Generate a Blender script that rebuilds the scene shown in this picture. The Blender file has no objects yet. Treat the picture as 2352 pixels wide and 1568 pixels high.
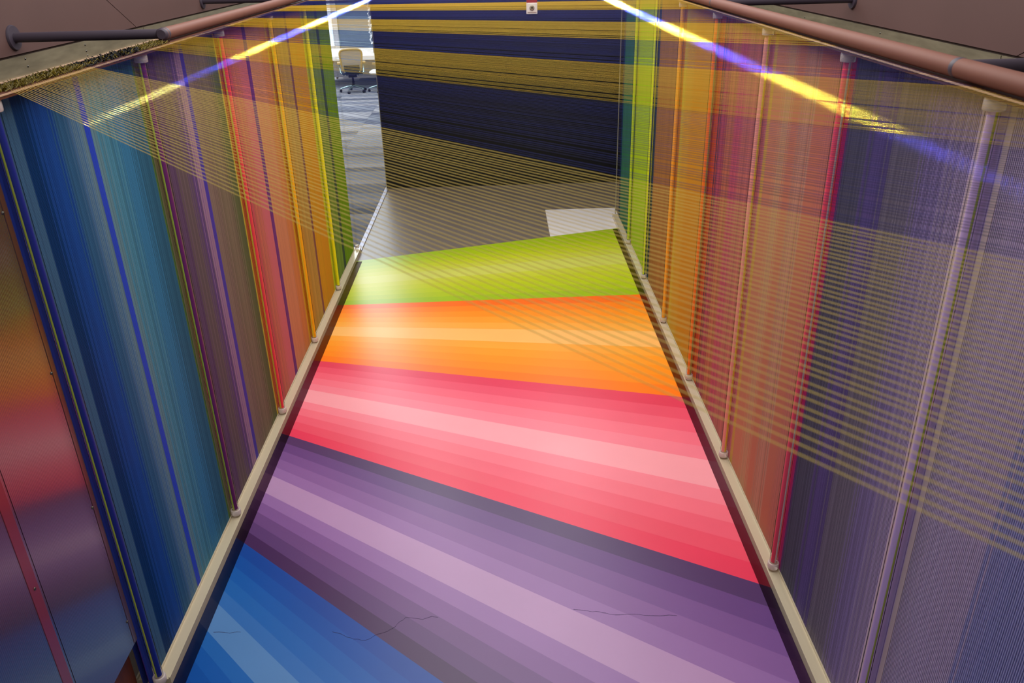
import bpy, bmesh, math, random
from mathutils import Vector, Matrix

random.seed(7)
scene = bpy.context.scene
COL = scene.collection
EYE = 3.13                      # camera height above the corridor floor

# ------------------------------------------------------------------ camera
cam_data = bpy.data.cameras.new('camera')
cam = bpy.data.objects.new('camera', cam_data)
COL.objects.link(cam)
F = Vector((0.00639286, 0.89960905, -0.43664939))
R = Vector((0.99955898, -0.01841197, -0.02329907))
U = Vector((0.02899963, 0.43630787, 0.89933001))
cam.matrix_world = Matrix(((R.x, U.x, -F.x, 0.0), (R.y, U.y, -F.y, 0.0), (R.z, U.z, -F.z, EYE), (0, 0, 0, 1)))
cam_data.sensor_width = 36.0
cam_data.lens = 36.0 * 1880.86 / 2352.0
cam_data.clip_start = 0.02
cam_data.dof.use_dof = True
cam_data.dof.focus_distance = 6.0
cam_data.dof.aperture_fstop = 6.3
scene.camera = cam

# ------------------------------------------------------------------ view and world
vs = scene.view_settings
vs.view_transform = 'Standard'
vs.look = 'None'
vs.gamma = 1.0
vs.use_curve_mapping = False
vs.exposure = 0.0
world = bpy.data.worlds.new('hall_air')
scene.world = world
world.use_nodes = True
bg = world.node_tree.nodes['Background']
bg.inputs['Color'].default_value = (1.0, 0.965, 0.945, 1)
bg.inputs['Strength'].default_value = 0.50

def area(name, loc, rot, sx, sy, power, color=(1, 1, 1), spread=math.pi):
    d = bpy.data.lights.new(name, 'AREA')
    d.shape = 'RECTANGLE'; d.size = sx; d.size_y = sy; d.energy = power; d.color = color; d.spread = spread
    o = bpy.data.objects.new(name, d); COL.objects.link(o)
    o.location = loc; o.rotation_euler = rot
    return o
area('hall_light', (-0.1, 5.6, 4.5), (0, 0, 0), 3.0, 7.0, 232, (1.0, 0.985, 0.965))
area('office_light', (-4.6, 19.0, 5.0), (0, 0, 0), 6.0, 9.0, 1050, (0.84, 0.93, 1.0))
area('far_downlight', (-1.25, 11.3, 5.3), (math.radians(-40), 0, 0), 0.5, 0.5, 35, (1.0, 0.97, 0.95))
area('far_downlight', (0.95, 11.9, 5.3), (math.radians(-40), 0, 0), 0.5, 0.5, 35, (1.0, 0.97, 0.95))

# ------------------------------------------------------------------ materials
def lin(c):
    return tuple(((v / 255) / 12.92 if v / 255 <= 0.04045 else ((v / 255 + 0.055) / 1.055) ** 2.4) for v in c)

def mat(name, rgb=(128, 128, 128), rough=0.5, metal=0.0, spec=0.5, coat=0.0, coat_rough=0.1, trans=0.0, ior=1.45,
        emit=None, strength=0.0, noise=0.0, nscale=8.0, stretch=None, bump=0.0, bscale=120.0, alpha=1.0):
    m = bpy.data.materials.new(name); m.use_nodes = True
    nt = m.node_tree; p = nt.nodes['Principled BSDF']
    c = lin(rgb)
    p.inputs['Base Color'].default_value = (*c, 1)
    p.inputs['Roughness'].default_value = rough
    p.inputs['Metallic'].default_value = metal
    p.inputs['Specular IOR Level'].default_value = spec
    p.inputs['Coat Weight'].default_value = coat
    p.inputs['Coat Roughness'].default_value = coat_rough
    p.inputs['Transmission Weight'].default_value = trans
    p.inputs['IOR'].default_value = ior
    if emit:
        p.inputs['Emission Color'].default_value = (*lin(emit), 1)
        p.inputs['Emission Strength'].default_value = strength
    if noise or bump:
        tc = nt.nodes.new('ShaderNodeTexCoord'); mp = nt.nodes.new('ShaderNodeMapping')
        if stretch: mp.inputs['Scale'].default_value = stretch
        nt.links.new(tc.outputs['Object'], mp.inputs['Vector'])
        n = nt.nodes.new('ShaderNodeTexNoise'); n.inputs['Scale'].default_value = nscale; n.inputs['Detail'].default_value = 6
        nt.links.new(mp.outputs['Vector'], n.inputs['Vector'])
        if noise:
            ramp = nt.nodes.new('ShaderNodeMapRange')
            ramp.inputs['From Min'].default_value = 0.3; ramp.inputs['From Max'].default_value = 0.7
            ramp.inputs['To Min'].default_value = 1 - noise; ramp.inputs['To Max'].default_value = 1 + noise
            nt.links.new(n.outputs['Fac'], ramp.inputs['Value'])
            mx = nt.nodes.new('ShaderNodeVectorMath'); mx.operation = 'SCALE'
            mx.inputs[0].default_value = c
            nt.links.new(ramp.outputs['Result'], mx.inputs['Scale'])
            nt.links.new(mx.outputs['Vector'], p.inputs['Base Color'])
        if bump:
            n2 = nt.nodes.new('ShaderNodeTexNoise'); n2.inputs['Scale'].default_value = bscale
            nt.links.new(mp.outputs['Vector'], n2.inputs['Vector'])
            b = nt.nodes.new('ShaderNodeBump'); b.inputs['Strength'].default_value = bump; b.inputs['Distance'].default_value = 0.002
            nt.links.new(n2.outputs['Fac'], b.inputs['Height'])
            nt.links.new(b.outputs['Normal'], p.inputs['Normal'])
    return m

def string_mat(name, translucent=0.3, gloss=0.10, gain=1.0, pale=0.0):
    """dyed polyester thread: colour of every thread is stored with the mesh"""
    m = bpy.data.materials.new(name); m.use_nodes = True
    nt = m.node_tree; nt.nodes.clear()
    out = nt.nodes.new('ShaderNodeOutputMaterial')
    at = nt.nodes.new('ShaderNodeAttribute'); at.attribute_name = 'dye'
    sc = nt.nodes.new('ShaderNodeVectorMath'); sc.operation = 'SCALE'; sc.inputs['Scale'].default_value = gain
    nt.links.new(at.outputs['Color'], sc.inputs[0])
    df = nt.nodes.new('ShaderNodeBsdfDiffuse'); tr = nt.nodes.new('ShaderNodeBsdfTranslucent')
    gl = nt.nodes.new('ShaderNodeBsdfGlossy'); gl.inputs['Roughness'].default_value = 0.35
    gl.inputs['Color'].default_value = (0.9, 0.9, 0.9, 1)
    m1 = nt.nodes.new('ShaderNodeMixShader'); m1.inputs['Fac'].default_value = translucent
    m2 = nt.nodes.new('ShaderNodeMixShader'); m2.inputs['Fac'].default_value = gloss
    nt.links.new(sc.outputs['Vector'], df.inputs['Color'])
    lg = nt.nodes.new('ShaderNodeVectorMath'); lg.operation = 'ADD'; lg.inputs[1].default_value = (pale, pale, pale)
    nt.links.new(sc.outputs['Vector'], lg.inputs[0]); nt.links.new(lg.outputs['Vector'], tr.inputs['Color'])
    nt.links.new(df.outputs[0], m1.inputs[1]); nt.links.new(tr.outputs[0], m1.inputs[2])
    nt.links.new(m1.outputs[0], m2.inputs[1]); nt.links.new(gl.outputs[0], m2.inputs[2])
    nt.links.new(m2.outputs[0], out.inputs['Surface'])
    return m

M = {}
M['wall_string'] = string_mat('wall_string', 0.30, 0.03, 1.0)
M['canopy_string'] = string_mat('canopy_string', 0.40, 0.022, 1.28, 0.20)
M['concrete'] = mat('grey_concrete', (118, 106, 98), 0.32, noise=0.06, nscale=3, bump=0.05)
M['white_paint'] = mat('white_floor_paint', (232, 224, 221), 0.4, noise=0.02)
M['dark_floor'] = mat('dark_floor', (52, 46, 48), 0.5, noise=0.1)
M['black_wall'] = mat('black_wall_paint', (9, 9, 13), 0.55, noise=0.1)
M['edge_trim'] = mat('pale_edge_trim', (150, 145, 120), 0.4)
M['mauve_wall'] = mat('mauve_wall_paint', (94, 67, 63), 0.6, noise=0.05, nscale=2.0)
M['mauve_dark'] = mat('lower_wall_paint', (60, 48, 50), 0.6, noise=0.06)
M['seam'] = mat('dark_seam', (52, 30, 26), 0.7)
M['alu'] = mat('brushed_aluminium', (150, 140, 116), 0.42, metal=0.5, noise=0.22, nscale=5.0, stretch=(1, 1.0, 6), bump=0.05)
M['screw'] = mat('screw_head', (90, 86, 80), 0.35, metal=0.9)
M['pipe'] = mat('painted_pipe', (118, 76, 64), 0.6, spec=0.2, noise=0.03)
M['standoff'] = mat('dark_standoff_paint', (66, 56, 68), 0.55)
M['brown_rail'] = mat('brown_top_board', (84, 42, 28), 0.5, noise=0.15, nscale=20)
M['pale_lip'] = mat('pale_metal_lip', (214, 178, 150), 0.35, metal=0.3)
def acrylic_mat():
    m = bpy.data.materials.new('clear_acrylic'); m.use_nodes = True
    nt = m.node_tree; nt.nodes.clear()
    out = nt.nodes.new('ShaderNodeOutputMaterial'); t = nt.nodes.new('ShaderNodeBsdfTransparent'); t.inputs['Color'].default_value = (0.97, 0.97, 0.95, 1)
    g = nt.nodes.new('ShaderNodeBsdfGlossy'); g.inputs['Roughness'].default_value = 0.08
    lw = nt.nodes.new('ShaderNodeLayerWeight'); lw.inputs['Blend'].default_value = 0.08
    mx = nt.nodes.new('ShaderNodeMixShader')
    nt.links.new(lw.outputs['Fresnel'], mx.inputs['Fac']); nt.links.new(t.outputs[0], mx.inputs[1]); nt.links.new(g.outputs[0], mx.inputs[2])
    nt.links.new(mx.outputs[0], out.inputs['Surface'])
    return m
M['acrylic'] = acrylic_mat()
M['cap'] = mat('frosted_acrylic_cap', (245, 232, 226), 0.2, trans=0.45, ior=1.4)
M['base_rail'] = mat('satin_base_rail', (204, 190, 162), 0.25, metal=0.1, spec=0.6)
M['threshold'] = mat('grey_threshold', (120, 118, 132), 0.3, metal=0.6)
M['ribbed'] = None
M['wood'] = mat('brown_plinth_wood', (104, 48, 16), 0.5, noise=0.25, nscale=10, stretch=(1, 6, 1))
M['white_plastic'] = mat('white_plastic', (226, 216, 206), 0.4)
M['red_plastic'] = mat('red_plastic', (150, 50, 56), 0.35)
M['lens'] = mat('grey_lens', (140, 128, 108), 0.15, spec=0.8)
M['desk_white'] = mat('white_laminate', (238, 238, 238), 0.3)
M['tan_frame'] = mat('tan_chair_frame', (168, 142, 98), 0.4)
M['mesh'] = mat('grey_chair_mesh', (140, 144, 152), 0.7, bump=0.3, bscale=400)
M['seat_dark'] = mat('dark_seat_fabric', (34, 44, 56), 0.8)
M['seat_white'] = mat('pale_seat_fabric', (226, 228, 230), 0.8)
M['chrome'] = mat('polished_aluminium', (150, 172, 176), 0.25, metal=0.9)
M['caster'] = mat('black_caster', (14, 16, 20), 0.4)
M['white_col'] = mat('white_column_paint', (245, 245, 246), 0.5)
M['glass_grey'] = mat('grey_blue_screen', (112, 130, 148), 0.35, noise=0.03)
M['daylight'] = mat('daylight_pane', (0, 0, 0), 0.5, emit=(226, 240, 255), strength=2.6)
M['lattice'] = mat('silver_lattice', (240, 243, 246), 0.3, metal=0.2)
M['lamp_body'] = mat('black_lamp_body', (24, 24, 26), 0.4)
M['lamp_lens'] = mat('lit_lamp_lens', (0, 0, 0), 0.3, emit=(236, 240, 255), strength=80)
M['crack'] = mat('hairline_crack', (44, 34, 66), 0.8)

def ribbed_mat():
    m = mat('ribbed_plastic', (62, 42, 50), 0.16, spec=0.9, ior=1.75, coat=0.6, coat_rough=0.10)
    nt = m.node_tree; p = nt.nodes['Principled BSDF']
    tc = nt.nodes.new('ShaderNodeTexCoord'); w = nt.nodes.new('ShaderNodeTexWave')
    w.bands_direction = 'Y'; w.inputs['Scale'].default_value = 38.0
    nt.links.new(tc.outputs['Object'], w.inputs['Vector'])
    b = nt.nodes.new('ShaderNodeBump'); b.inputs['Strength'].default_value = 0.25; b.inputs['Distance'].default_value = 0.0015
    nt.links.new(w.outputs['Fac'], b.inputs['Height']); nt.links.new(b.outputs['Normal'], p.inputs['Normal'])
    return m
M['ribbed'] = ribbed_mat()

_floor_cache = {}
def floor_mat(rgb):
    if rgb not in _floor_cache:
        _floor_cache[rgb] = mat('floor_paint', rgb, 0.34, spec=0.5, noise=0.025, nscale=2.5, bump=0.02, bscale=90)
    return _floor_cache[rgb]

def edge_tint_mat():
    m = bpy.data.materials.new('dark_see_through'); m.use_nodes = True
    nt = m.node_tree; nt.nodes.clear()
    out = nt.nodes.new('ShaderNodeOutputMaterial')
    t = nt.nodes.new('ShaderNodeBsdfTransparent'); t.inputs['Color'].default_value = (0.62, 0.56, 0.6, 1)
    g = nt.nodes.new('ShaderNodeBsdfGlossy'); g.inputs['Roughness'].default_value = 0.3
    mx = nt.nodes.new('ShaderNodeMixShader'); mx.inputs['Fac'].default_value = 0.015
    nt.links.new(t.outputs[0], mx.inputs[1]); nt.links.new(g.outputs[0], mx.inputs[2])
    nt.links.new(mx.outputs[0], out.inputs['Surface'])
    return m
M['edge_tint'] = edge_tint_mat()

# ------------------------------------------------------------------ mesh helpers
class MB:
    def __init__(s): s.v = []; s.f = []; s.sm = []
    def add(s, vs, fs, smooth=False):
        n = len(s.v); s.v += [tuple(v) for v in vs]; s.f += [tuple(i + n for i in f) for f in fs]; s.sm += [smooth] * len(fs)
    def box(s, x0, x1, y0, y1, z0, z1):
        vs = [(x, y, z) for z in (z0, z1) for y in (y0, y1) for x in (x0, x1)]
        s.add(vs, [(0, 2, 3, 1), (4, 5, 7, 6), (0, 1, 5, 4), (2, 6, 7, 3), (0, 4, 6, 2), (1, 3, 7, 5)])
    def prism_yz(s, poly, x0, x1):
        n = len(poly)
        vs = [(x0, y, z) for y, z in poly] + [(x1, y, z) for y, z in poly]
        s.add(vs, [tuple(range(n)), tuple(reversed(range(n, 2 * n)))] + [(i, i + n, (i + 1) % n + n, (i + 1) % n) for i in range(n)])
    def prism_xy(s, poly, z0, z1):
        n = len(poly)
        vs = [(x, y, z0) for x, y in poly] + [(x, y, z1) for x, y in poly]
        s.add(vs, [tuple(reversed(range(n))), tuple(range(n, 2 * n))] + [(i, (i + 1) % n, (i + 1) % n + n, i + n) for i in range(n)])
    def tube(s, pts, r, seg=12, caps=True):
        pts = [Vector(p) for p in pts]; rr = r if isinstance(r, (list, tuple)) else [r] * len(pts)
        rings = []
        prev = None
        for i, p in enumerate(pts):
            d = (pts[min(i + 1, len(pts) - 1)] - pts[max(i - 1, 0)]).normalized()
            if prev is None:
                a = d.cross(Vector((0, 0, 1)));
                if a.length < 1e-3: a = d.cross(Vector((1, 0, 0)))
            else:
                a = prev - d * prev.dot(d)
            a.normalize(); prev = a; b = d.cross(a)
            rings.append([p + (a * math.cos(t) + b * math.sin(t)) * rr[i] for t in [2 * math.pi * k / seg for k in range(seg)]])
        vs = [q for ring in rings for q in ring]; fs = []
        for i in range(len(pts) - 1):
            for k in range(seg):
                k2 = (k + 1) % seg
                fs.append((i * seg + k, i * seg + k2, (i + 1) * seg + k2, (i + 1) * seg + k))
        s.add(vs, fs, True)
        if caps:
            n = len(pts)
            s.add(rings[0], [tuple(reversed(range(seg)))]); s.add(rings[-1], [tuple(range(seg))])
    def build(s, name, material, parent=None):
        me = bpy.data.meshes.new(name); me.from_pydata(s.v, [], s.f)
        me.polygons.foreach_set('use_smooth', s.sm); me.update()
        me.materials.append(material)
        return link(name, me, parent)

def link(name, me, parent=None):
    o = bpy.data.objects.new(name, me); COL.objects.link(o)
    if parent is not None:
        o.parent = parent
        o.matrix_parent_inverse = parent.matrix_basis.inverted()
    return o

def empty(name, loc, label=None, cat=None, group=None, kind=None):
    o = bpy.data.objects.new(name, None); COL.objects.link(o)
    o.location = loc; o.empty_display_size = 0.1
    tag(o, label, cat, group, kind); return o

def tag(o, label=None, cat=None, group=None, kind=None):
    if label: o['label'] = label
    if cat: o['category'] = cat
    if group: o['group'] = group
    if kind: o['kind'] = kind
    return o

def boxobj(name, b, m, parent=None):
    mb = MB(); mb.box(*b); return mb.build(name, m, parent)

def dome(name, c, n, r, m, parent=None, seg=8):
    """small domed screw head of radius r at c facing n"""
    n = Vector(n).normalized(); mb = MB(); c = Vector(c)
    mb.tube([c - n * 0.002, c + n * r * 0.35, c + n * r * 0.6], [r, r * 0.85, r * 0.3], seg)
    return mb.build(name, m, parent)

# threads -----------------------------------------------------------
def string_mesh(name, strings, nseg=1, sides=4):
    """strings: (p0, p1, radius, linear colour); one mesh, four sided threads with smooth normals"""
    v = []; f = []; col = []
    for p0, p1, r, c in strings:
        p0 = Vector(p0); p1 = Vector(p1); d = (p1 - p0).normalized()
        a = d.cross(Vector((0, 0, 1)))
        if a.length < 1e-3: a = Vector((1, 0, 0))
        a.normalize(); b = d.cross(a)
        off = [(a * math.cos(t) + b * math.sin(t)) * r for t in [math.pi / 4 + 2 * math.pi * k / sides for k in range(sides)]]
        n0 = len(v)
        for i in range(nseg + 1):
            p = p0.lerp(p1, i / nseg)
            for q in off:
                v.append(tuple(p + q)); col.extend((c[0], c[1], c[2], 1.0))
        for i in range(nseg):
            for k in range(sides):
                k2 = (k + 1) % sides
                f.append((n0 + i * sides + k, n0 + i * sides + k2, n0 + (i + 1) * sides + k2, n0 + (i + 1) * sides + k))
    me = bpy.data.meshes.new(name); me.from_pydata(v, [], f)
    me.polygons.foreach_set('use_smooth', [True] * len(f))
    ca = me.color_attributes.new('dye', 'FLOAT_COLOR', 'POINT')
    ca.data.foreach_set('color', col)
    me.update()
    return me

# ================================================================== large structure
ZT = EYE - 0.408        # top of the string walls
XL, XR = -1.675, 1.410
YL0, DL = 2.85, 1.2075
YR0, DR = 3.445, 1.076

floor = boxobj('floor', (-9, 9, -1.5, 30, -0.2, 0.0), M['concrete']); tag(floor, kind='structure')

# painted floor: five colour bands, each of eleven stripes that fan out across the corridor
fx0, fx1 = -1.637, 1.374
bl = [8.60, 7.362, 6.188, 5.040, 3.892, 2.73]
br = [9.500, 7.420, 5.376, 3.340, 1.300, -0.75]
BANDS = [
    ('lime', [(160, 188, 0), (170, 192, 2), (182, 198, 8), (194, 203, 28), (202, 206, 58), (208, 210, 88), (200, 206, 50), (192, 202, 24), (184, 200, 6), (174, 194, 2), (158, 188, 6)]),
    ('orange', [(250, 108, 8), (254, 130, 8), (255, 144, 14), (252, 156, 34), (252, 168, 56), (252, 186, 98), (254, 164, 46), (255, 154, 26), (255, 146, 10), (255, 138, 4), (254, 122, 4)]),
    ('pink', [(226, 56, 88), (234, 76, 104), (240, 94, 118), (244, 112, 132), (244, 126, 144), (246, 158, 168), (244, 128, 144), (242, 110, 128), (238, 92, 114), (234, 76, 100), (232, 56, 88)]),
    ('purple', [(76, 48, 98), (100, 64, 126), (118, 78, 140), (132, 90, 150), (146, 104, 162), (178, 138, 180), (146, 104, 162), (126, 84, 144), (106, 68, 124), (90, 56, 110), (66, 32, 82)]),
    ('blue', [(0, 66, 152), (2, 76, 160), (14, 88, 168), (26, 96, 172), (48, 106, 176), (84, 130, 184), (26, 96, 172), (8, 84, 166), (0, 76, 158), (0, 68, 148), (0, 54, 128)]),
]
W = [1, 1, 1, 1, 1, 1.9, 1, 1, 1, 1, 1]
cum = [0]
for w in W: cum.append(cum[-1] + w)
cum = [c / cum[-1] for c in cum]
for bi, (bname, cols) in enumerate(BANDS):
    band = empty('colour_band', (0, (bl[bi] + br[bi]) / 2, 0.0))
    band.parent = floor
    band['label'] = '%s band of graded stripes painted across the floor' % bname
    for si, rgb in enumerate(cols):
        a0, a1 = cum[si], cum[si + 1]
        l0 = bl[bi] + (bl[bi + 1] - bl[bi]) * a0; l1 = bl[bi] + (bl[bi + 1] - bl[bi]) * a1
        r0 = br[bi] + (br[bi + 1] - br[bi]) * a0; r1 = br[bi] + (br[bi + 1] - br[bi]) * a1
        mb = MB(); mb.prism_xy([(fx0, l1), (fx1, r1), (fx1, r0), (fx0, l0)], 0.0005, 0.003)
        mb.build('stripe', floor_mat(rgb), band)
# dark see-through strips along both walls, white painted rectangle, threshold, cracks
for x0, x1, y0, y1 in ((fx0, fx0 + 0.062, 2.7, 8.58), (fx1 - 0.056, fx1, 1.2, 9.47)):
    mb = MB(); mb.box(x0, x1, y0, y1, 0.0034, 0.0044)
    o = mb.build('edge_strip', M['edge_tint'], floor); o['label'] = 'narrow dark see-through strip along the wall foot'
mb = MB(); mb.prism_xy([(0.55, 9.255), (1.46, 9.53), (1.46, 10.35), (0.55, 10.34)], 0.0005, 0.003)
mb.build('white_patch', M['white_paint'], floor)['label'] = 'white painted rectangle beyond the lime band'
boxobj('threshold', (-1.685, -1.635, 8.90, 11.62, 0.0, 0.012), M['threshold'], floor)
CR = [[(-0.929, 3.125), (-0.878, 3.105), (-0.833, 3.077), (-0.77, 3.058), (-0.725, 3.072), (-0.695, 3.099), (-0.65, 3.113), (-0.612, 3.144), (-0.589, 3.184), (-0.56, 3.206), (-0.479, 3.189), (-0.432, 3.205), (-0.397, 3.199)],
      [(0.308, 3.224), (0.402, 3.208), (0.453, 3.197), (0.52, 3.18), (0.589, 3.181), (0.707, 3.166), (0.834, 3.159)],
      [(-1.539, 3.146), (-1.454, 3.136), (-1.401, 3.14)]]
for pts in CR:
    mb = MB(); fine = []
    for a, b in zip(pts, pts[1:]):
        for k in range(3):
            t = k / 3; fine.append((a[0] + (b[0] - a[0]) * t + random.uniform(-.004, .004), a[1] + (b[1] - a[1]) * t + random.uniform(-.004, .004)))
    fine.append(pts[-1])
    for a, b in zip(fine, fine[1:]):
        w = random.uniform(0.0006, 0.0013)
        mb.prism_xy([(a[0], a[1] - w), (b[0], b[1] - w), (b[0], b[1] + w), (a[0], a[1] + w)], 0.003, 0.0036)
    mb.build('crack', M['crack'], floor)

# carpet tiles of the office beyond the gap
crp = empty('carpet', (-3.6, 15, 0), kind=None)
crp.parent = floor
shades = [(92, 96, 108), (100, 104, 114), (108, 110, 118), (116, 116, 122), (122, 122, 128), (68, 72, 84), (80, 84, 96)]
cm = [mat('carpet_pile', c, 0.95, noise=0.12, nscale=160, stretch=(1, 4, 1)) for c in shades]
tile_me = []
for m in cm:
    mb = MB(); mb.box(0.0015, 0.9985, 0.0015, 0.2485, 0.001, 0.008)
    o = mb.build('carpet_tile', m); tile_me.append(o.data); bpy.data.objects.remove(o)
ny = 0
for j in range(56):
    y = 8.62 + j * 0.25
    for i in range(4):
        x = -1.69 - (i + 1) * 1.0 + ((j * 0.37) % 1.0) * 0.0 + (0.62 if False else 0)
        sh = (0.0, -0.5)[i % 1] if False else 0.0
        # joints run diagonally in steps: each row is shifted by a third of a tile
        xs = x
        o = link('carpet_tile', random.choice(tile_me), crp)
        o.location = (xs, y + (0.125 if i % 2 else 0.0), 0.0)
        ny += 1

# outer walls ------------------------------------------------------
def outer_wall(name, X, sgn, zp, zf, slope_pts, screws, far):
    """mauve panels over an aluminium fascia over a dark lower wall, parallel to the string wall"""
    w = empty(name, (X, 5, 0)); tag(w, kind='structure')
    x0, x1 = (X - 0.10, X) if sgn < 0 else (X, X + 0.10)
    (ya, za), (yb, zb) = slope_pts                        # slanted joint, top then bottom
    zt = 4.6
    g = 0.005
    A = [(-1.0, zp), (yb - g, zp), (ya - g, zt), (-1.0, zt)] if ya > -1 else [(-1.0, zp), (yb - g, zp), (-1.0, zt)]
    mb = MB(); mb.prism_yz(A, x0, x1); mb.build('wall_panel', M['mauve_wall'], w)
    B = [(yb + g, zp), (far, zp), (far, zt), (ya + g, zt)]
    mb = MB(); mb.prism_yz(B, x0, x1); mb.build('wall_panel', M['mauve_wall'], w)
    b = (x0 - 0.02, x1 - 0.012) if sgn < 0 else (x0 + 0.012, x1 + 0.02)
    boxobj('dark_backing', (b[0], b[1], -1.0, far, zf, zt), M['seam'], w)
    yj = yb + 0.12
    for y0, y1 in ((-1.0, yj - 0.004), (yj + 0.004, far)):
        boxobj('fascia', (x0, x1 + (0.0), y0, y1, zf, zp - 0.012), M['alu'], w)['label'] = 'brushed aluminium fascia strip'
    lip = (x1, x1 + 0.012) if sgn < 0 else (x0 - 0.012, x0)
    boxobj('fascia_lip', (lip[0], lip[1], -1.0, far, zf - 0.006, zf), M['pale_lip'], w)
    lw = (x0 - 0.05, x1 - 0.03) if sgn < 0 else (x0 + 0.03, x1 + 0.05)
    boxobj('lower_wall', (lw[0], lw[1], -1.0, far, 0.0, zf), M['mauve_dark'], w)
    for y, z in screws:
        dome('screw', (X, y, EYE + z), (-sgn, 0, 0), 0.007, M['screw'], w)
    return w
outer_wall('wall_left', -2.47, -1, EYE - 0.452, EYE - 0.558, ((2.35, 4.6), (6.02, EYE - 0.452)),
           [(4.536, -.481), (4.542, -.519), (5.225, -.484), (5.224, -.519), (5.227, -.545)], 11.0)
outer_wall('wall_right', 2.30, 1, EYE - 0.50, EYE - 0.68, ((-0.7, 4.6), (3.78, EYE - 0.50)),
           [(6.527, -.547), (6.523, -.58), (6.519, -.616), (5.945, -.575), (5.938, -.614), (5.2, -.535), (5.197, -.572), (5.188, -.608), (4.386, -.572), (4.376, -.605)], 11.6)

# back wall, black
bw = boxobj('wall_back', (-1.66, 6.0, 11.62, 11.78, 0.0, 4.6), M['black_wall']); tag(bw, kind='structure')
boxobj('edge_trim', (-1.668, -1.66, 11.612, 11.78, 0.0, 4.6), M['edge_trim'], bw)
# office side: far window wall
fw = empty('wall_far', (-5, 26.0, 0)); tag(fw, kind='structure')
boxobj('wall_panel', (-12, -4.53, 26.0, 26.2, 0, 0.5), M['white_col'], fw)
boxobj('wall_panel', (-12, 2, 26.0, 26.2, 4.2, 4.8), M['white_col'], fw)
boxobj('wall_panel', (-2.6, 2, 26.0, 26.2, 0, 4.2), M['white_col'], fw)
win = empty('window_1', (-7, 25.98, 0.5)); tag(win, kind='structure')
for i, x in enumerate((-10.0, -8.2, -6.4)):
    boxobj('pane', (x, x + 1.7, 26.02, 26.04, 0.5, 4.2), M['daylight'], win)
    boxobj('mullion', (x + 1.7, x + 1.8, 25.98, 26.08, 0.5, 4.2), M['white_col'], win)
colm = boxobj('column', (-4.52, -4.26, 24.0, 24.25, 0, 4.6), M['white_col']); tag(colm, 'white square column behind the office desk', 'column')
scr = empty('office_screen', (-3.4, 23.4, 0), 'grey blue office partition screen standing behind the white desk', 'partition')
boxobj('screen_panel', (-4.24, -3.30, 23.4, 23.44, 0.10, 3.0), M['glass_grey'], scr)
boxobj('screen_panel', (-3.27, -2.2, 23.4, 23.44, 0.10, 3.0), M['glass_grey'], scr)
for x in (-4.25, -3.285, -2.2): boxobj('screen_post', (x - 0.014, x + 0.014, 23.39, 23.45, 0.0, 3.02), M['chrome'], scr)

# ================================================================== string walls
LEFT = [(2.75, 2.765, (60, 30, 110), 1), (2.765, 2.86, (18, 40, 124), 1), (2.86, 2.95, (58, 92, 120), 0), (2.95, 3.05, (2, 48, 94), 0), (3.05, 3.20, (16, 64, 128), 0), (3.20, 3.30, (42, 84, 116), 0),
        (3.30, 3.36, (66, 100, 132), 0), (3.36, 3.43, (92, 118, 130), 0), (3.43, 3.475, (32, 60, 160), 1), (3.475, 3.55, (90, 122, 130), 0),
        (3.55, 3.70, (66, 118, 136), 0), (3.70, 3.85, (48, 106, 136), 0), (3.85, 4.01, (44, 90, 112), 0), (4.01, 4.03, (90, 120, 60), 1), (4.03, 4.08, (120, 112, 78), 1),
        (4.08, 4.11, (70, 24, 66), 1), (4.11, 4.17, (110, 90, 82), 0), (4.17, 4.30, (98, 72, 100), 0), (4.30, 4.47, (108, 90, 90), 0),
        (4.47, 4.55, (100, 72, 122), 0), (4.55, 4.64, (142, 110, 134), 0), (4.64, 4.69, (72, 56, 150), 1), (4.69, 4.85, (126, 106, 92), 0),
        (4.85, 5.10, (118, 104, 82), 0), (5.10, 5.22, (92, 98, 60), 0), (5.22, 5.245, (190, 180, 50), 1), (5.245, 5.285, (236, 132, 62), 1), (5.285, 5.31, (236, 48, 66), 1), (5.31, 5.345, (232, 116, 66), 1),
        (5.345, 5.48, (186, 82, 88), 0), (5.48, 5.64, (176, 104, 80), 0), (5.64, 5.83, (196, 108, 114), 0), (5.83, 5.91, (104, 50, 116), 1),
        (5.91, 6.25, (190, 132, 92), 0), (6.25, 6.41, (184, 122, 66), 0), (6.41, 6.445, (206, 172, 30), 1), (6.445, 6.50, (246, 168, 20), 1), (6.50, 6.56, (255, 150, 0), 1),
        (6.56, 6.75, (168, 130, 44), 0), (6.75, 7.03, (164, 134, 60), 0), (7.03, 7.10, (118, 76, 72), 1), (7.10, 7.35, (188, 142, 14), 0),
        (7.35, 7.62, (198, 144, 16), 0), (7.62, 7.78, (190, 192, 4), 1), (7.78, 8.22, (108, 130, 52), 0), (8.22, 8.33, (58, 74, 62), 1), (8.33, 8.90, (104, 136, 14), 0)]
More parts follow.
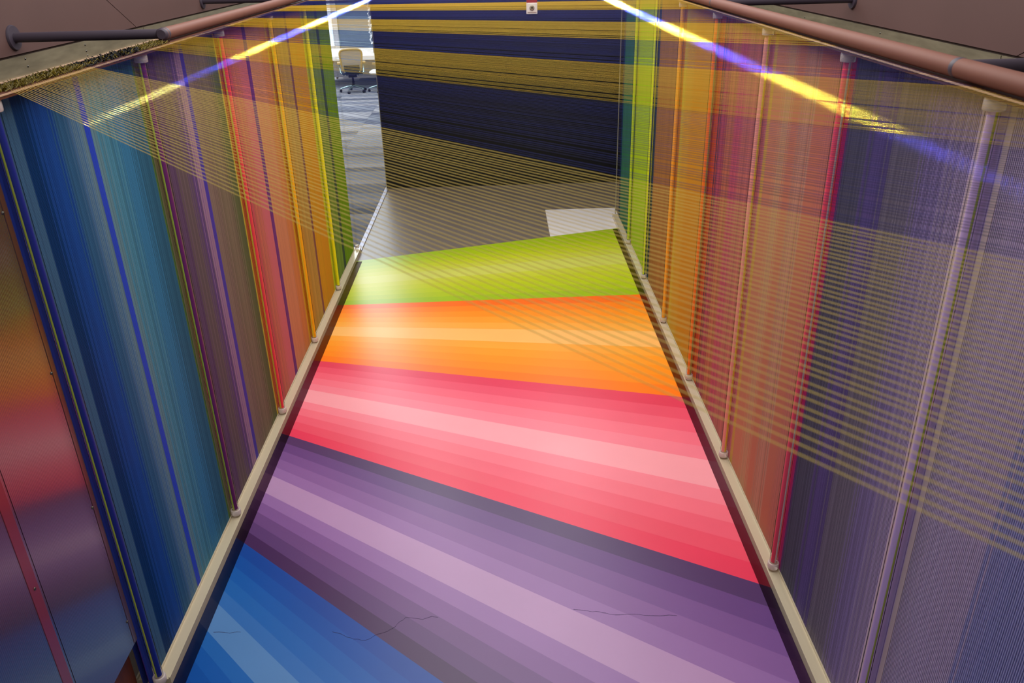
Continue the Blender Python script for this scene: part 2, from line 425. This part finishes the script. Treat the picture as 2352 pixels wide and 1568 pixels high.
RIGHT = [(9.90, 9.76, (14, 46, 74), 0), (9.76, 8.88, (48, 106, 82), 0), (8.88, 8.76, (192, 208, 18), 1), (8.76, 7.83, (166, 194, 14), 0), (7.83, 7.77, (204, 204, 30), 1),
         (7.77, 7.66, (46, 66, 76), 1), (7.66, 6.75, (150, 108, 56), 0), (6.75, 6.62, (244, 168, 34), 1), (6.62, 6.54, (180, 160, 40), 0), (6.54, 6.3, (206, 164, 40), 0), (6.3, 6.0, (214, 160, 24), 0), (6.0, 5.65, (200, 150, 30), 0),
         (5.65, 5.58, (186, 76, 42), 0), (5.58, 5.54, (252, 112, 26), 1), (5.54, 5.47, (176, 74, 46), 0), (5.47, 5.42, (60, 56, 70), 0), (5.42, 5.27, (156, 70, 84), 0),
         (5.27, 5.10, (164, 98, 74), 0), (5.10, 4.94, (170, 80, 96), 0), (4.94, 4.60, (170, 100, 92), 0), (4.60, 4.55, (222, 142, 98), 1), (4.55, 4.47, (222, 132, 138), 1),
         (4.47, 4.42, (210, 170, 80), 1), (4.42, 4.25, (214, 146, 110), 0), (4.25, 4.10, (184, 142, 106), 0), (4.10, 3.98, (212, 138, 106), 0), (3.98, 3.82, (180, 132, 108), 0),
         (3.82, 3.68, (212, 134, 106), 0), (3.68, 3.53, (184, 116, 100), 0), (3.53, 3.49, (196, 24, 98), 1), (3.49, 3.455, (232, 72, 86), 1), (3.455, 3.42, (180, 36, 110), 1),
         (3.42, 3.40, (90, 60, 100), 1), (3.40, 3.20, (84, 82, 98), 0), (3.20, 3.00, (92, 78, 126), 0), (3.00, 2.77, (110, 102, 116), 0), (2.77, 2.60, (124, 110, 146), 0), (2.60, 2.47, (146, 132, 158), 0),
         (2.47, 2.425, (206, 186, 196), 1), (2.425, 2.33, (190, 164, 224), 1), (2.33, 2.30, (208, 188, 190), 1), (2.30, 1.95, (196, 180, 206), 0), (1.95, 1.30, (156, 156, 200), 0), (1.30, 0.2, (120, 124, 160), 0)]
BACKMIX = (0.12, 0.10, 0.26)
def brighten(table, lo, hi, f):
    for i, (a, b, c, k) in enumerate(table):
        if lo <= (a + b) / 2 < hi: table[i] = (a, b, tuple(min(250, round(v * f)) for v in c), k)
brighten(LEFT, 2.8, 4.0, 1.14)
brighten(RIGHT, 0.0, 3.42, 1.14)

def seg_at(table, y):
    for a, b, c, k in table:
        if min(a, b) <= y < max(a, b): return c, k
    return None, 0

def dye(L, g):
    m = sum(L) / 3
    g = min(g, 0.80 / max(max(L), 0.01))
    return [(v * 0.94 + m * 0.06) * g for v in L]
def bay_strings(table, y0, y1, xf, xb, seed, tilt, pitch, open_weave):
    rnd = random.Random(seed)
    front = []; back = []
    z0, z1 = 0.051, ZT - 0.0145
    y = y0 + 0.004
    while y < y1 - 0.002:
        c, k = seg_at(table, y)
        if c is None: y += 0.005; continue
        if not k:                                  # neighbouring colours are wound into one another
            c2, k2 = seg_at(table, y + rnd.gauss(0, 0.03))
            if c2 is not None and not k2: c = c2
        L = lin(c); j = rnd.uniform(0.82, 1.2)
        front.append(((xf, y, z0), (xf, y, z1), 0.0021 if not open_weave or k else 0.0019, dye(L, 1.65 * j)))
        y += 0.0042 if k else pitch
    y = y0 + 0.006
    while y < y1 - 0.004:
        # the rear layer leans a little: it is wound with an offset between floor and top board
        c, k = seg_at(table, min(max(y + 0.03, y0 + 0.01), y1 - 0.01))
        if c is None: y += 0.01; continue
        L = lin(c); j = rnd.uniform(0.75, 1.05)
        if open_weave: cc = [(v * 0.35 + b * 0.6) * j for v, b in zip(L, BACKMIX)]
        else: cc = [(v * 0.85 + b * 0.05) * j for v, b in zip(L, BACKMIX)]
        yt = min(max(y + tilt * (y1 - y) * (y - y0) / (y1 - y0), y0), y1)
        back.append(((xb, y, z0), (xb, yt, z1), 0.0029, dye(cc, 1.6)))
        y += 0.0066
    return front, back

def rod(parent, x, y, colors, name='rod'):
    """clear acrylic tube over a coloured core, on clear discs; colours by sector, edge highlights painted in"""
    mb = MB(); mb.tube([(x, y, 0.085), (x, y, ZT - 0.05)], 0.021, 20); o = mb.build('rod', M['acrylic'], parent)
    n = len(colors)
    for i, c in enumerate(colors):
        mb = MB()
        a0 = -math.pi / 2 + 2 * math.pi * i / n; a1 = a0 + 2 * math.pi / n
        ring = [(x + 0.015 * math.cos(a0 + (a1 - a0) * t / 8), y + 0.015 * math.sin(a0 + (a1 - a0) * t / 8)) for t in range(9)]
        if n > 1: ring.append((x, y))
        else: ring = ring[:-1]
        mb.prism_xy(ring, 0.09, ZT - 0.055)
        mb.build('core', core_mat(c), o)
    for z0, z1, r in ((0.05, 0.085, 0.030), (ZT - 0.052, ZT - 0.0145, 0.031)):
        mb = MB(); mb.tube([(x, y, z0), (x, y, z0 + 0.004), (x, y, z1 - 0.004), (x, y, z1)], [r * 0.94, r, r, r * 0.94], 20)
        mb.build('rod_cap', M['cap'], parent)
_core = {}
def core_mat(c):
    if c not in _core: _core[c] = mat('cord_core_and_glint', tuple(min(255, round(v * 1.22)) for v in c), 0.6)
    return _core[c]

def screen(side, y0, y1, rod_y, cols, label, seed):
    x = XL if side < 0 else XR
    xf = x + side * 0.030; xb = x + side * 0.058
    s = empty('string_screen', (xf, (y0 + y1) / 2, 0.05), label, 'string wall', 'string screens of the corridor walls')
    ow = side > 0 and y0 < 2.6
    fr, bk = bay_strings(LEFT if side < 0 else RIGHT, (2.757 if side < 0 and y0 < 2.9 else y0 - 0.032), y1 - 0.032, xf, xb, seed, 0.35 * (1 if seed % 2 else -1), 0.0088 if ow else 0.0062, ow)
    o = link('front_strings', string_mesh('front_strings', fr), s); o.data.materials.append(M['wall_string']); o['kind'] = 'stuff'
    o = link('rear_strings', string_mesh('rear_strings', bk), s); o.data.materials.append(M['wall_string']); o['kind'] = 'stuff'
    if rod_y is not None: rod(s, x, rod_y, cols)
    return s

LL = ['blue and teal string screen nearest on the left wall, beside the ribbed panel',
      'purple and taupe string screen, second from the near end of the left wall',
      'red and peach string screen in the middle of the left wall',
      'orange and gold string screen, fourth along the left wall',
      'lime and olive string screen at the far end of the left wall, by the carpet']
LIME_GLINT = (188, 200, 84)  # yellow-green edge highlight of the clear rods, painted as a core sector
LC = [[(16, 34, 120), (16, 34, 120), (16, 34, 120), LIME_GLINT], [(96, 30, 92), (120, 92, 92), (120, 116, 70), LIME_GLINT],
      [(240, 60, 70), (236, 130, 60), (236, 130, 60), (222, 196, 70)], [(255, 160, 10), (255, 150, 0), (226, 190, 40), (232, 204, 60)], [(200, 200, 20)]]  # last colour of each longer list is a painted edge highlight
for k in range(5):
    screen(-1, YL0 + k * DL, YL0 + (k + 1) * DL, YL0 + k * DL - (0.05 if k == 0 else 0), LC[k], LL[k], 10 + k)
RL = {-2: ('pale lilac and blue string screen nearest on the right wall, cut by the picture edge', None),
      -1: ('slate and violet string screen, second on the right wall from the near end', [(140, 150, 70), (176, 160, 166), (176, 160, 166), (176, 150, 196)]),  # leading colour of the longer lists paints the rod's edge highlight
      0: ('coral and peach string screen with a crimson rod, third on the right wall', [(255, 190, 184), (206, 40, 100), (206, 40, 100), (232, 70, 92)]),
      1: ('dusky rose and maroon string screen with a pink rod, on the right wall', [(206, 196, 70), (226, 134, 134), (226, 134, 134), (226, 140, 128)]),
      2: ('golden yellow string screen with an orange rod, on the right wall', [(150, 150, 84), (60, 56, 80), (244, 110, 30), (244, 110, 30)]),
      3: ('brown string screen between the gold and the lime ones on the right wall', [(214, 150, 40)]),
      4: ('bright lime string screen second from the far end of the right wall', [(60, 80, 80), (180, 200, 30)]),
      5: ('dark green teal string screen at the far end of the right wall', [(160, 180, 24)])}
for k in range(-2, 6):
    lab, cols = RL[k]
    ry = YR0 + k * DR
    screen(1, ry, ry + DR, ry if cols else None, cols or [(120, 120, 150)], lab, 40 + k)

# rails ------------------------------------------------------------
def rail_pair(side):
    x = XL if side < 0 else XR
    ya, yb = (2.82, 8.93) if side < 0 else (-0.85, 9.95)
    word = 'left' if side < 0 else 'right'
    xi, xo = (-1.637, -1.80) if side < 0 else (1.374, 1.535)
    xa, xb = min(xi, xo), max(xi, xo)
    b = empty('base_rail', (x, (ya + yb) / 2, 0), 'pale metal channel on the floor under the %s string wall' % word, 'rail')
    boxobj('channel', (xa, xb, ya, yb, 0.0, 0.038), M['base_rail'], b)
    for c in ((xa, xa + 0.008), (xb - 0.008, xb)):
        boxobj('channel_edge', (c[0], c[1], ya, yb, 0.038, 0.050), M['base_rail'], b)
    boxobj('string_strip', (min(x + side * .024, x + side * .095), max(x + side * .024, x + side * .095), ya, yb, 0.038, 0.0495), M['base_rail'], b)
    t = empty('top_rail', (x, (ya + yb) / 2, ZT), 'brown top board carrying the strings of the %s wall' % word, 'rail')
    ya = min(ya, 2.45)
    if side < 0: xa = -1.738
    boxobj('board', (xa, xb, ya, yb, ZT - 0.014, ZT), M['brown_rail'], t)
    lip = (xi - 0.001, xi + 0.003) if side < 0 else (xi - 0.003, xi + 0.001)
    boxobj('lip', (lip[0], lip[1], ya, yb, ZT - 0.004, ZT + 0.001), M['pale_lip'], t)
    for k in range(-1, 7):                                   # uprights that carry the board, hidden among the strings
        y = (YL0 + DL * (k + 0.5)) if side < 0 else (YR0 + DR * (k + 0.5))
    return t
top_l = rail_pair(-1); rail_pair(1)
post = empty('end_post', (XR, 9.92, 0), 'slim pale post closing the far end of the right string wall', 'post')
boxobj('post', (XR - 0.004, XR + 0.004, 9.925, 9.945, 0.05, ZT - 0.014), M['edge_trim'], post)
post = empty('end_post', (XL, 8.9, 0), 'slim clear rod closing the far end of the left string wall', 'post')
mb = MB(); mb.tube([(XL, 8.905, 0.05), (XL, 8.905, ZT - 0.014)], 0.008, 16); mb.build('rod', M['acrylic'], post)
mb = MB(); mb.tube([(XL, 8.905, 0.05), (XL, 8.905, 0.085)], 0.020, 16); mb.build('rod_cap', M['cap'], post)

# ================================================================== string canopy
CL = [2.87 + i * 0.604 for i in range(11)]
CRR = [-0.78, 0.35, 1.42, 2.44, 3.48, 4.55, 5.60, 6.62, 7.66, 8.72, 9.80]
ZC = EYE - 0.408 + 0.003
can = empty('string_canopy', (-0.13, 5, ZC), 'overhead canopy of yellow and navy strings stretched between both walls', 'canopy')
YEL = [(190, 164, 50), (198, 170, 58), (174, 152, 42)]
NAV = [(18, 26, 100), (14, 20, 82), (24, 36, 120)]
far_strings = []
NS = 40
for b in range(10):
    for i in range(NS):
        if i in (0,): pass
        t = (i + 0.5 + random.uniform(-.12, .12)) / NS
        gapskip = (b % 2 == 1 and i in (3, 9)) or (b % 2 == 0 and b and i in (2, 6, 17))
        if gapskip: continue
        yl = CL[b] + (CL[b + 1] - CL[b]) * t; yr = CRR[b] + (CRR[b + 1] - CRR[b]) * t
        c = lin(random.choice(YEL if b % 2 == 0 else NAV))
        if b == 0: c = lin((208, 190, 104))
        rt = (0.00060, 0.00054, 0.00058, 0.0006)[b] if b < 4 else 0.00062
        st = ((-1.642, yl, ZC), (1.379, yr, ZC), rt, c)
        if b < 4:
            o = link('thread', string_mesh('thread', [st], nseg=10), can); o.data.materials.append(M['canopy_string'])
        else:
            far_strings.append(st)
o = link('far_threads', string_mesh('far_threads', far_strings, nseg=10), can); o.data.materials.append(M['canopy_string']); o['kind'] = 'stuff'
# knotted thread ends along the left top board
tufts = []
for i in range(1300):
    y = random.uniform(2.84, 4.385)
    b = int((y - 2.87) / 0.604)
    c = lin(random.choice(YEL)) if (b % 2 == 0 or random.random() < 0.2) else lin((14, 14, 30))
    j = random.uniform(0.15, 0.5); c = [v * j for v in c]
    p = Vector((XL - random.uniform(-0.022, 0.058), y, ZT + 0.002))
    q = p + Vector((random.uniform(-.018, .016), random.uniform(-.03, .03), random.uniform(0.004, 0.016)))
    tufts.append((p, q, 0.0018, c))
o = link('knotted_ends', string_mesh('knotted_ends', tufts), can); o.data.materials.append(M['wall_string']); o['kind'] = 'stuff'

# ================================================================== handrail pipes on standoffs
def pipe_run(side, x, z, ya, yb, joints, wallx, label):
    p = empty('pipe_rail', (x, (ya + yb) / 2, z), label, 'pipe')
    mb = MB(); mb.tube([(x, ya, z), (x, yb, z)], 0.030, 24); mb.build('pipe', M['pipe'], p)
    for y in joints:
        mb = MB(); mb.tube([(x, y - 0.012, z), (x, y - 0.007, z), (x, y + 0.007, z), (x, y + 0.012, z)], [0.0302, 0.0312, 0.0312, 0.0302], 24)
        mb.build('collar', M['standoff'], p)
        s0 = x + side * 0.02
        mb = MB(); mb.tube([(s0, y, z), (wallx - side * 0.008, y, z)], 0.024, 20); so = mb.build('standoff', M['standoff'], p)
        mb = MB(); mb.tube([(wallx - side * 0.012, y, z), (wallx - side * 0.004, y, z), (wallx, y, z)], [0.058, 0.062, 0.062], 28)
        mb.build('flange', M['standoff'], so)
    return p
ZP = EYE - 0.385
pl = pipe_run(-1, -1.70, ZT + 0.0365, 4.456, 10.5, (4.475, 7.46), -2.47, 'mauve painted pipe lying along the top of the left string wall')
mb = MB(); mb.tube([(-1.70, 4.43, ZT + 0.0365), (-1.70, 4.437, ZT + 0.0365), (-1.70, 4.456, ZT + 0.0365)], [0.022, 0.030, 0.030], 24)
mb.build('end_cap', M['standoff'], pl)
pipe_run(1, 1.40, ZT + 0.0365, -0.9, 10.4, (2.577, 5.675), 2.30, 'mauve painted pipe lying along the top of the right string wall')

# ================================================================== ribbed panels near the camera, left
for y0, y1, lab in ((2.292, 2.752, 'glossy ribbed plastic panel beside the near blue rod, mirroring the floor colours'),
                    (1.62, 2.288, 'glossy ribbed plastic panel at the lower left edge, behind the red batten')):
    pn = empty('ribbed_panel', (-1.70, (y0 + y1) / 2, 0.37), lab, 'panel')
    boxobj('sheet', (-1.706, -1.694, y0, y1, 0.37, 2.66), M['ribbed'], pn)
    for i in range(5):
        z = EYE - 0.78 - 0.615 * i
        if z < 0.4: continue
        dome('screw', (-1.693, y1 - 0.035, z), (1, 0, 0), 0.007, M['screw'], pn)
    red = y1 < 2.5
    bt = boxobj('batten', (-1.698, -1.6925, y1 - (0.062 if red else 0.03), y1 - (0.012 if red else 0.004), 0.372, 2.658), mat('edge_batten', (126, 34, 40) if red else (86, 48, 44), 0.3, coat=0.5), pn)
    bt['label'] = 'dull red strip along the panel edge' if red else 'thin brown strip along the panel edge'
pb = empty('plinth_board', (-1.75, 1.5, 0), 'dark brown wooden board under the ribbed panels at lower left', 'board')
boxobj('board', (-1.79, -1.75, 0.5, 2.745, 0.0, 0.40), M['wood'], pb)
boxobj('backing', (-1.78, -1.72, 0.5, 2.745, 0.405, 2.64), M['mauve_dark'], pb)

# ================================================================== small alarm unit hung just above the canopy
al = empty('alarm_unit', (0.2165, 5.5, EYE - 0.36), 'small white square alarm unit with a red top, hanging just above the strings', 'alarm')
zb = EYE - 0.396
boxobj('housing', (0.1830, 0.2500, 5.485, 5.515, zb, zb + 0.064), M['white_plastic'], al)
boxobj('face_plate', (0.1885, 0.2445, 5.480, 5.486, zb + 0.011, zb + 0.060), M['white_plastic'], al)
boxobj('red_top', (0.1840, 0.2490, 5.488, 5.515, zb + 0.064, zb + 0.085), M['red_plastic'], al)
mb = MB(); mb.tube([(0.2165, 5.481, zb + 0.036), (0.2165, 5.475, zb + 0.036), (0.2165, 5.470, zb + 0.036)], [0.015, 0.015, 0.011], 20); mb.build('lens_ring', M['lens'], al)
mb = MB(); mb.tube([(0.2165, 5.471, zb + 0.036), (0.2165, 5.468, zb + 0.036)], [0.006, 0.004], 14); mb.build('lens', M['seam'], al)
mb = MB(); mb.tube([(0.2165, 5.503, zb + 0.085), (0.2165, 5.503, 4.6)], 0.005, 10); mb.build('drop_rod', M['lamp_body'], al)

# ================================================================== spotlights at the far end, raking along the canopy
def rake_light(x, y, z, tx, ty, tz, power, cone, label):
    e = empty('spotlight', (x, y, z), label, 'lamp')
    d = (Vector((tx, ty, tz)) - Vector((x, y, z))).normalized()
    c = Vector((x, y, z))
    mb = MB(); mb.tube([c - d * 0.16, c - d * 0.15, c - d * 0.01, c], [0.03, 0.045, 0.045, 0.042], 20); mb.build('lamp_body', M['lamp_body'], e)
    mb = MB(); mb.tube([c - d * 0.004, c + d * 0.002], 0.036, 20); mb.build('lamp_lens', M['lamp_lens'], e)
    boxobj('bracket', (x - 0.02, x + 0.02, y + 0.05, 11.62, z + 0.045, z + 0.065), M['lamp_body'], e)
    l = bpy.data.lights.new('spot_beam', 'SPOT'); l.energy = power; l.spot_size = math.radians(cone); l.spot_blend = 1.0
    l.shadow_soft_size = 0.025; l.color = (0.88, 0.92, 1.0)
    o = bpy.data.objects.new('spot_beam', l); COL.objects.link(o)
    o.location = c + d * 0.02
    o.rotation_euler = d.to_track_quat('-Z', 'Y').to_euler()
rake_light(-1.11, 11.3, ZC + 0.048, -1.105, 8.3, ZC, 44000000, 1.05, 'black spotlight on the back wall raking along the left of the canopy')
rake_light(0.84, 11.3, ZC + 0.048, 0.857, 8.3, ZC, 44000000, 1.18, 'black spotlight on the back wall raking along the right of the canopy')

# ================================================================== office furniture seen through the gap
dk = empty('desk', (-3.4, 22, 0), 'long white office desk behind the task chair', 'desk')
boxobj('desk_top', (-4.6, -2.1, 21.1, 22.9, 0.715, 0.75), M['desk_white'], dk)
boxobj('desk_edge', (-4.6, -2.1, 21.09, 21.12, 0.66, 0.75), M['desk_white'], dk)
for x in (-4.3, -2.7):
    mb = MB(); mb.tube([(x, 21.35, 0.02), (x + 0.18, 21.5, 0.66)], 0.028, 10); mb.build('leg', M['tan_frame'], dk)
    mb = MB(); mb.tube([(x, 22.7, 0.02), (x + 0.18, 22.5, 0.66)], 0.028, 10); mb.build('leg', M['tan_frame'], dk)
boxobj('modesty_panel', (-4.5, -2.2, 22.2, 22.23, 0.12, 0.66), M['desk_white'], dk)

def rounded(w0, w1, z0, z1, n=24):
    """rounded trapezium outline in x/z: w0 half width below, w1 above"""
    pts = []
    for k in range(n):
        t = 2 * math.pi * k / n; cx, sz = math.cos(t), math.sin(t)
        e = 0.45
        u = math.copysign(abs(cx) ** e, cx); v = math.copysign(abs(sz) ** e, sz)
        z = (z0 + z1) / 2 + v * (z1 - z0) / 2; w = w0 + (w1 - w0) * (z - z0) / (z1 - z0)
        pts.append((u * w, z))
    return pts

def chair(loc, rz, label, seat_m, back_m):
    c = empty('office_chair', (0, 0, 0), label, 'chair', 'office chairs at the white desk')
    # the chair faces +y; its back is towards -y
    out = rounded(0.20, 0.28, 0.44, 1.0)
    lean = lambda z: -0.20 - 0.10 * (z - 0.5)
    mb = MB(); pts = [(x, lean(z), z) for x, z in out]; mb.tube(pts + [pts[0]], 0.022, 8, caps=False); mb.build('back_frame', M['tan_frame'], c)
    mb = MB(); n = len(out); ctr = Vector((0, lean(0.75) - 0.02, 0.75))
    fr = [(x * .97, lean(z) - 0.004, z) for x, z in out]; bk = [(x * .97, lean(z) + 0.004, z) for x, z in out]
    mb.add(fr + bk, [tuple(range(n)), tuple(reversed(range(n, 2 * n)))]); mb.build('back_mesh', back_m, c)
    mb = MB(); mb.prism_xy([(-.16, lean(.6) - .045), (.16, lean(.6) - .045), (.18, lean(.6) - .01), (-.18, lean(.6) - .01)], 0.47, 0.64); mb.build('lumbar_pad', M['seat_dark'], c)
    boxobj('tilt_mechanism', (-0.10, 0.10, -0.20, 0.10, 0.36, 0.43), M['caster'], c)
    mb = MB(); sp = rounded(0.25, 0.25, -0.24, 0.25); vs = [(x, y, 0.43) for x, y in sp] + [(x * 1.02, y * 1.02, 0.455) for x, y in sp] + [(x * .96, y * .96, 0.48) for x, y in sp]
    n = len(sp); mb.add(vs, [tuple(reversed(range(n))), tuple(range(2 * n, 3 * n))] + [(r * n + i, r * n + (i + 1) % n, (r + 1) * n + (i + 1) % n, (r + 1) * n + i) for r in (0, 1) for i in range(n)], True)
    mb.build('seat', seat_m, c)
    for s in (-1, 1):
        mb = MB(); mb.tube([(s * .20, -.18, .42), (s * .27, -.10, .46), (s * .29, -.03, .66)], 0.018, 8); ap = mb.build('arm_post', M['chrome'], c)
        mb = MB(); mb.box(s * .29 - .04, s * .29 + .04, -.16, .12, .66, .69); mb.build('armrest', M['tan_frame'], c)
        mb = MB(); mb.tube([(s * .13, -.12, .40), (s * .16, -.24, .50)], 0.016, 8); mb.build('back_strut', M['chrome'], c)
    mb = MB(); mb.tube([(0, 0, 0.12), (0, 0, 0.26), (0, 0, 0.26), (0, 0, 0.40), (0, 0, .43)], [0.035, 0.035, 0.024, 0.024, .09], 14); mb.build('gas_column', M['caster'], c)
    for k in range(5):
        a = math.radians(90 + 72 * k + 12)
        d = Vector((math.cos(a), math.sin(a), 0))
        mb = MB(); mb.tube([Vector((0, 0, 0.15)), d * 0.15 + Vector((0, 0, 0.125)), d * 0.31 + Vector((0, 0, 0.085))], [0.028, 0.022, 0.015], 8)
        lg = mb.build('leg', M['chrome'], c)
        p = d * 0.31; side = Vector((-d.y, d.x, 0))
        for s in (-1, 1):
            mb = MB(); q = p + side * 0.016 * s; mb.tube([q - side * 0.010 + Vector((0, 0, .032)), q + side * 0.010 + Vector((0, 0, .032))], 0.031, 14)
            mb.build('caster', M['caster'], lg)
    c.location = loc; c.rotation_euler = (0, 0, rz)
    return c
chair((-3.50, 20.45, 0.008), 0.18, 'tan framed mesh back office chair in full view before the white desk', M['seat_dark'], M['mesh'])
chair((-2.82, 20.45, 0.008), 1.5, 'pale seated office chair half hidden behind the black wall edge', M['seat_white'], M['mesh'])
sp = empty('cable_spine', (-3.10, 21.6, 0.75), 'silver lattice cable spine hanging over the desk beside the black wall', 'cable spine')
for k in range(22):
    z0 = 0.98 + k * 0.085
    a = k * 0.9
    for s in (0, 1, 2):
        a0 = a + s * 2.1; a1 = a0 + 1.6
        mb = MB(); mb.tube([(-3.10 + .075 * math.cos(a0), 21.6 + .075 * math.sin(a0), z0), (-3.10 + .075 * math.cos(a1), 21.6 + .075 * math.sin(a1), z0 + 0.105)], 0.015, 6)
        mb.build('lattice_bar', M['lattice'], sp)
mb = MB(); mb.tube([(-3.10, 21.6, 0.75), (-3.10, 21.6, 2.95)], 0.016, 8); mb.build('core_cable', M['caster'], sp)
mb = MB(); mb.tube([(-3.10, 21.6, 0.75), (-3.10, 21.6, 0.765)], 0.09, 16); mb.build('base_plate', M['lattice'], sp)
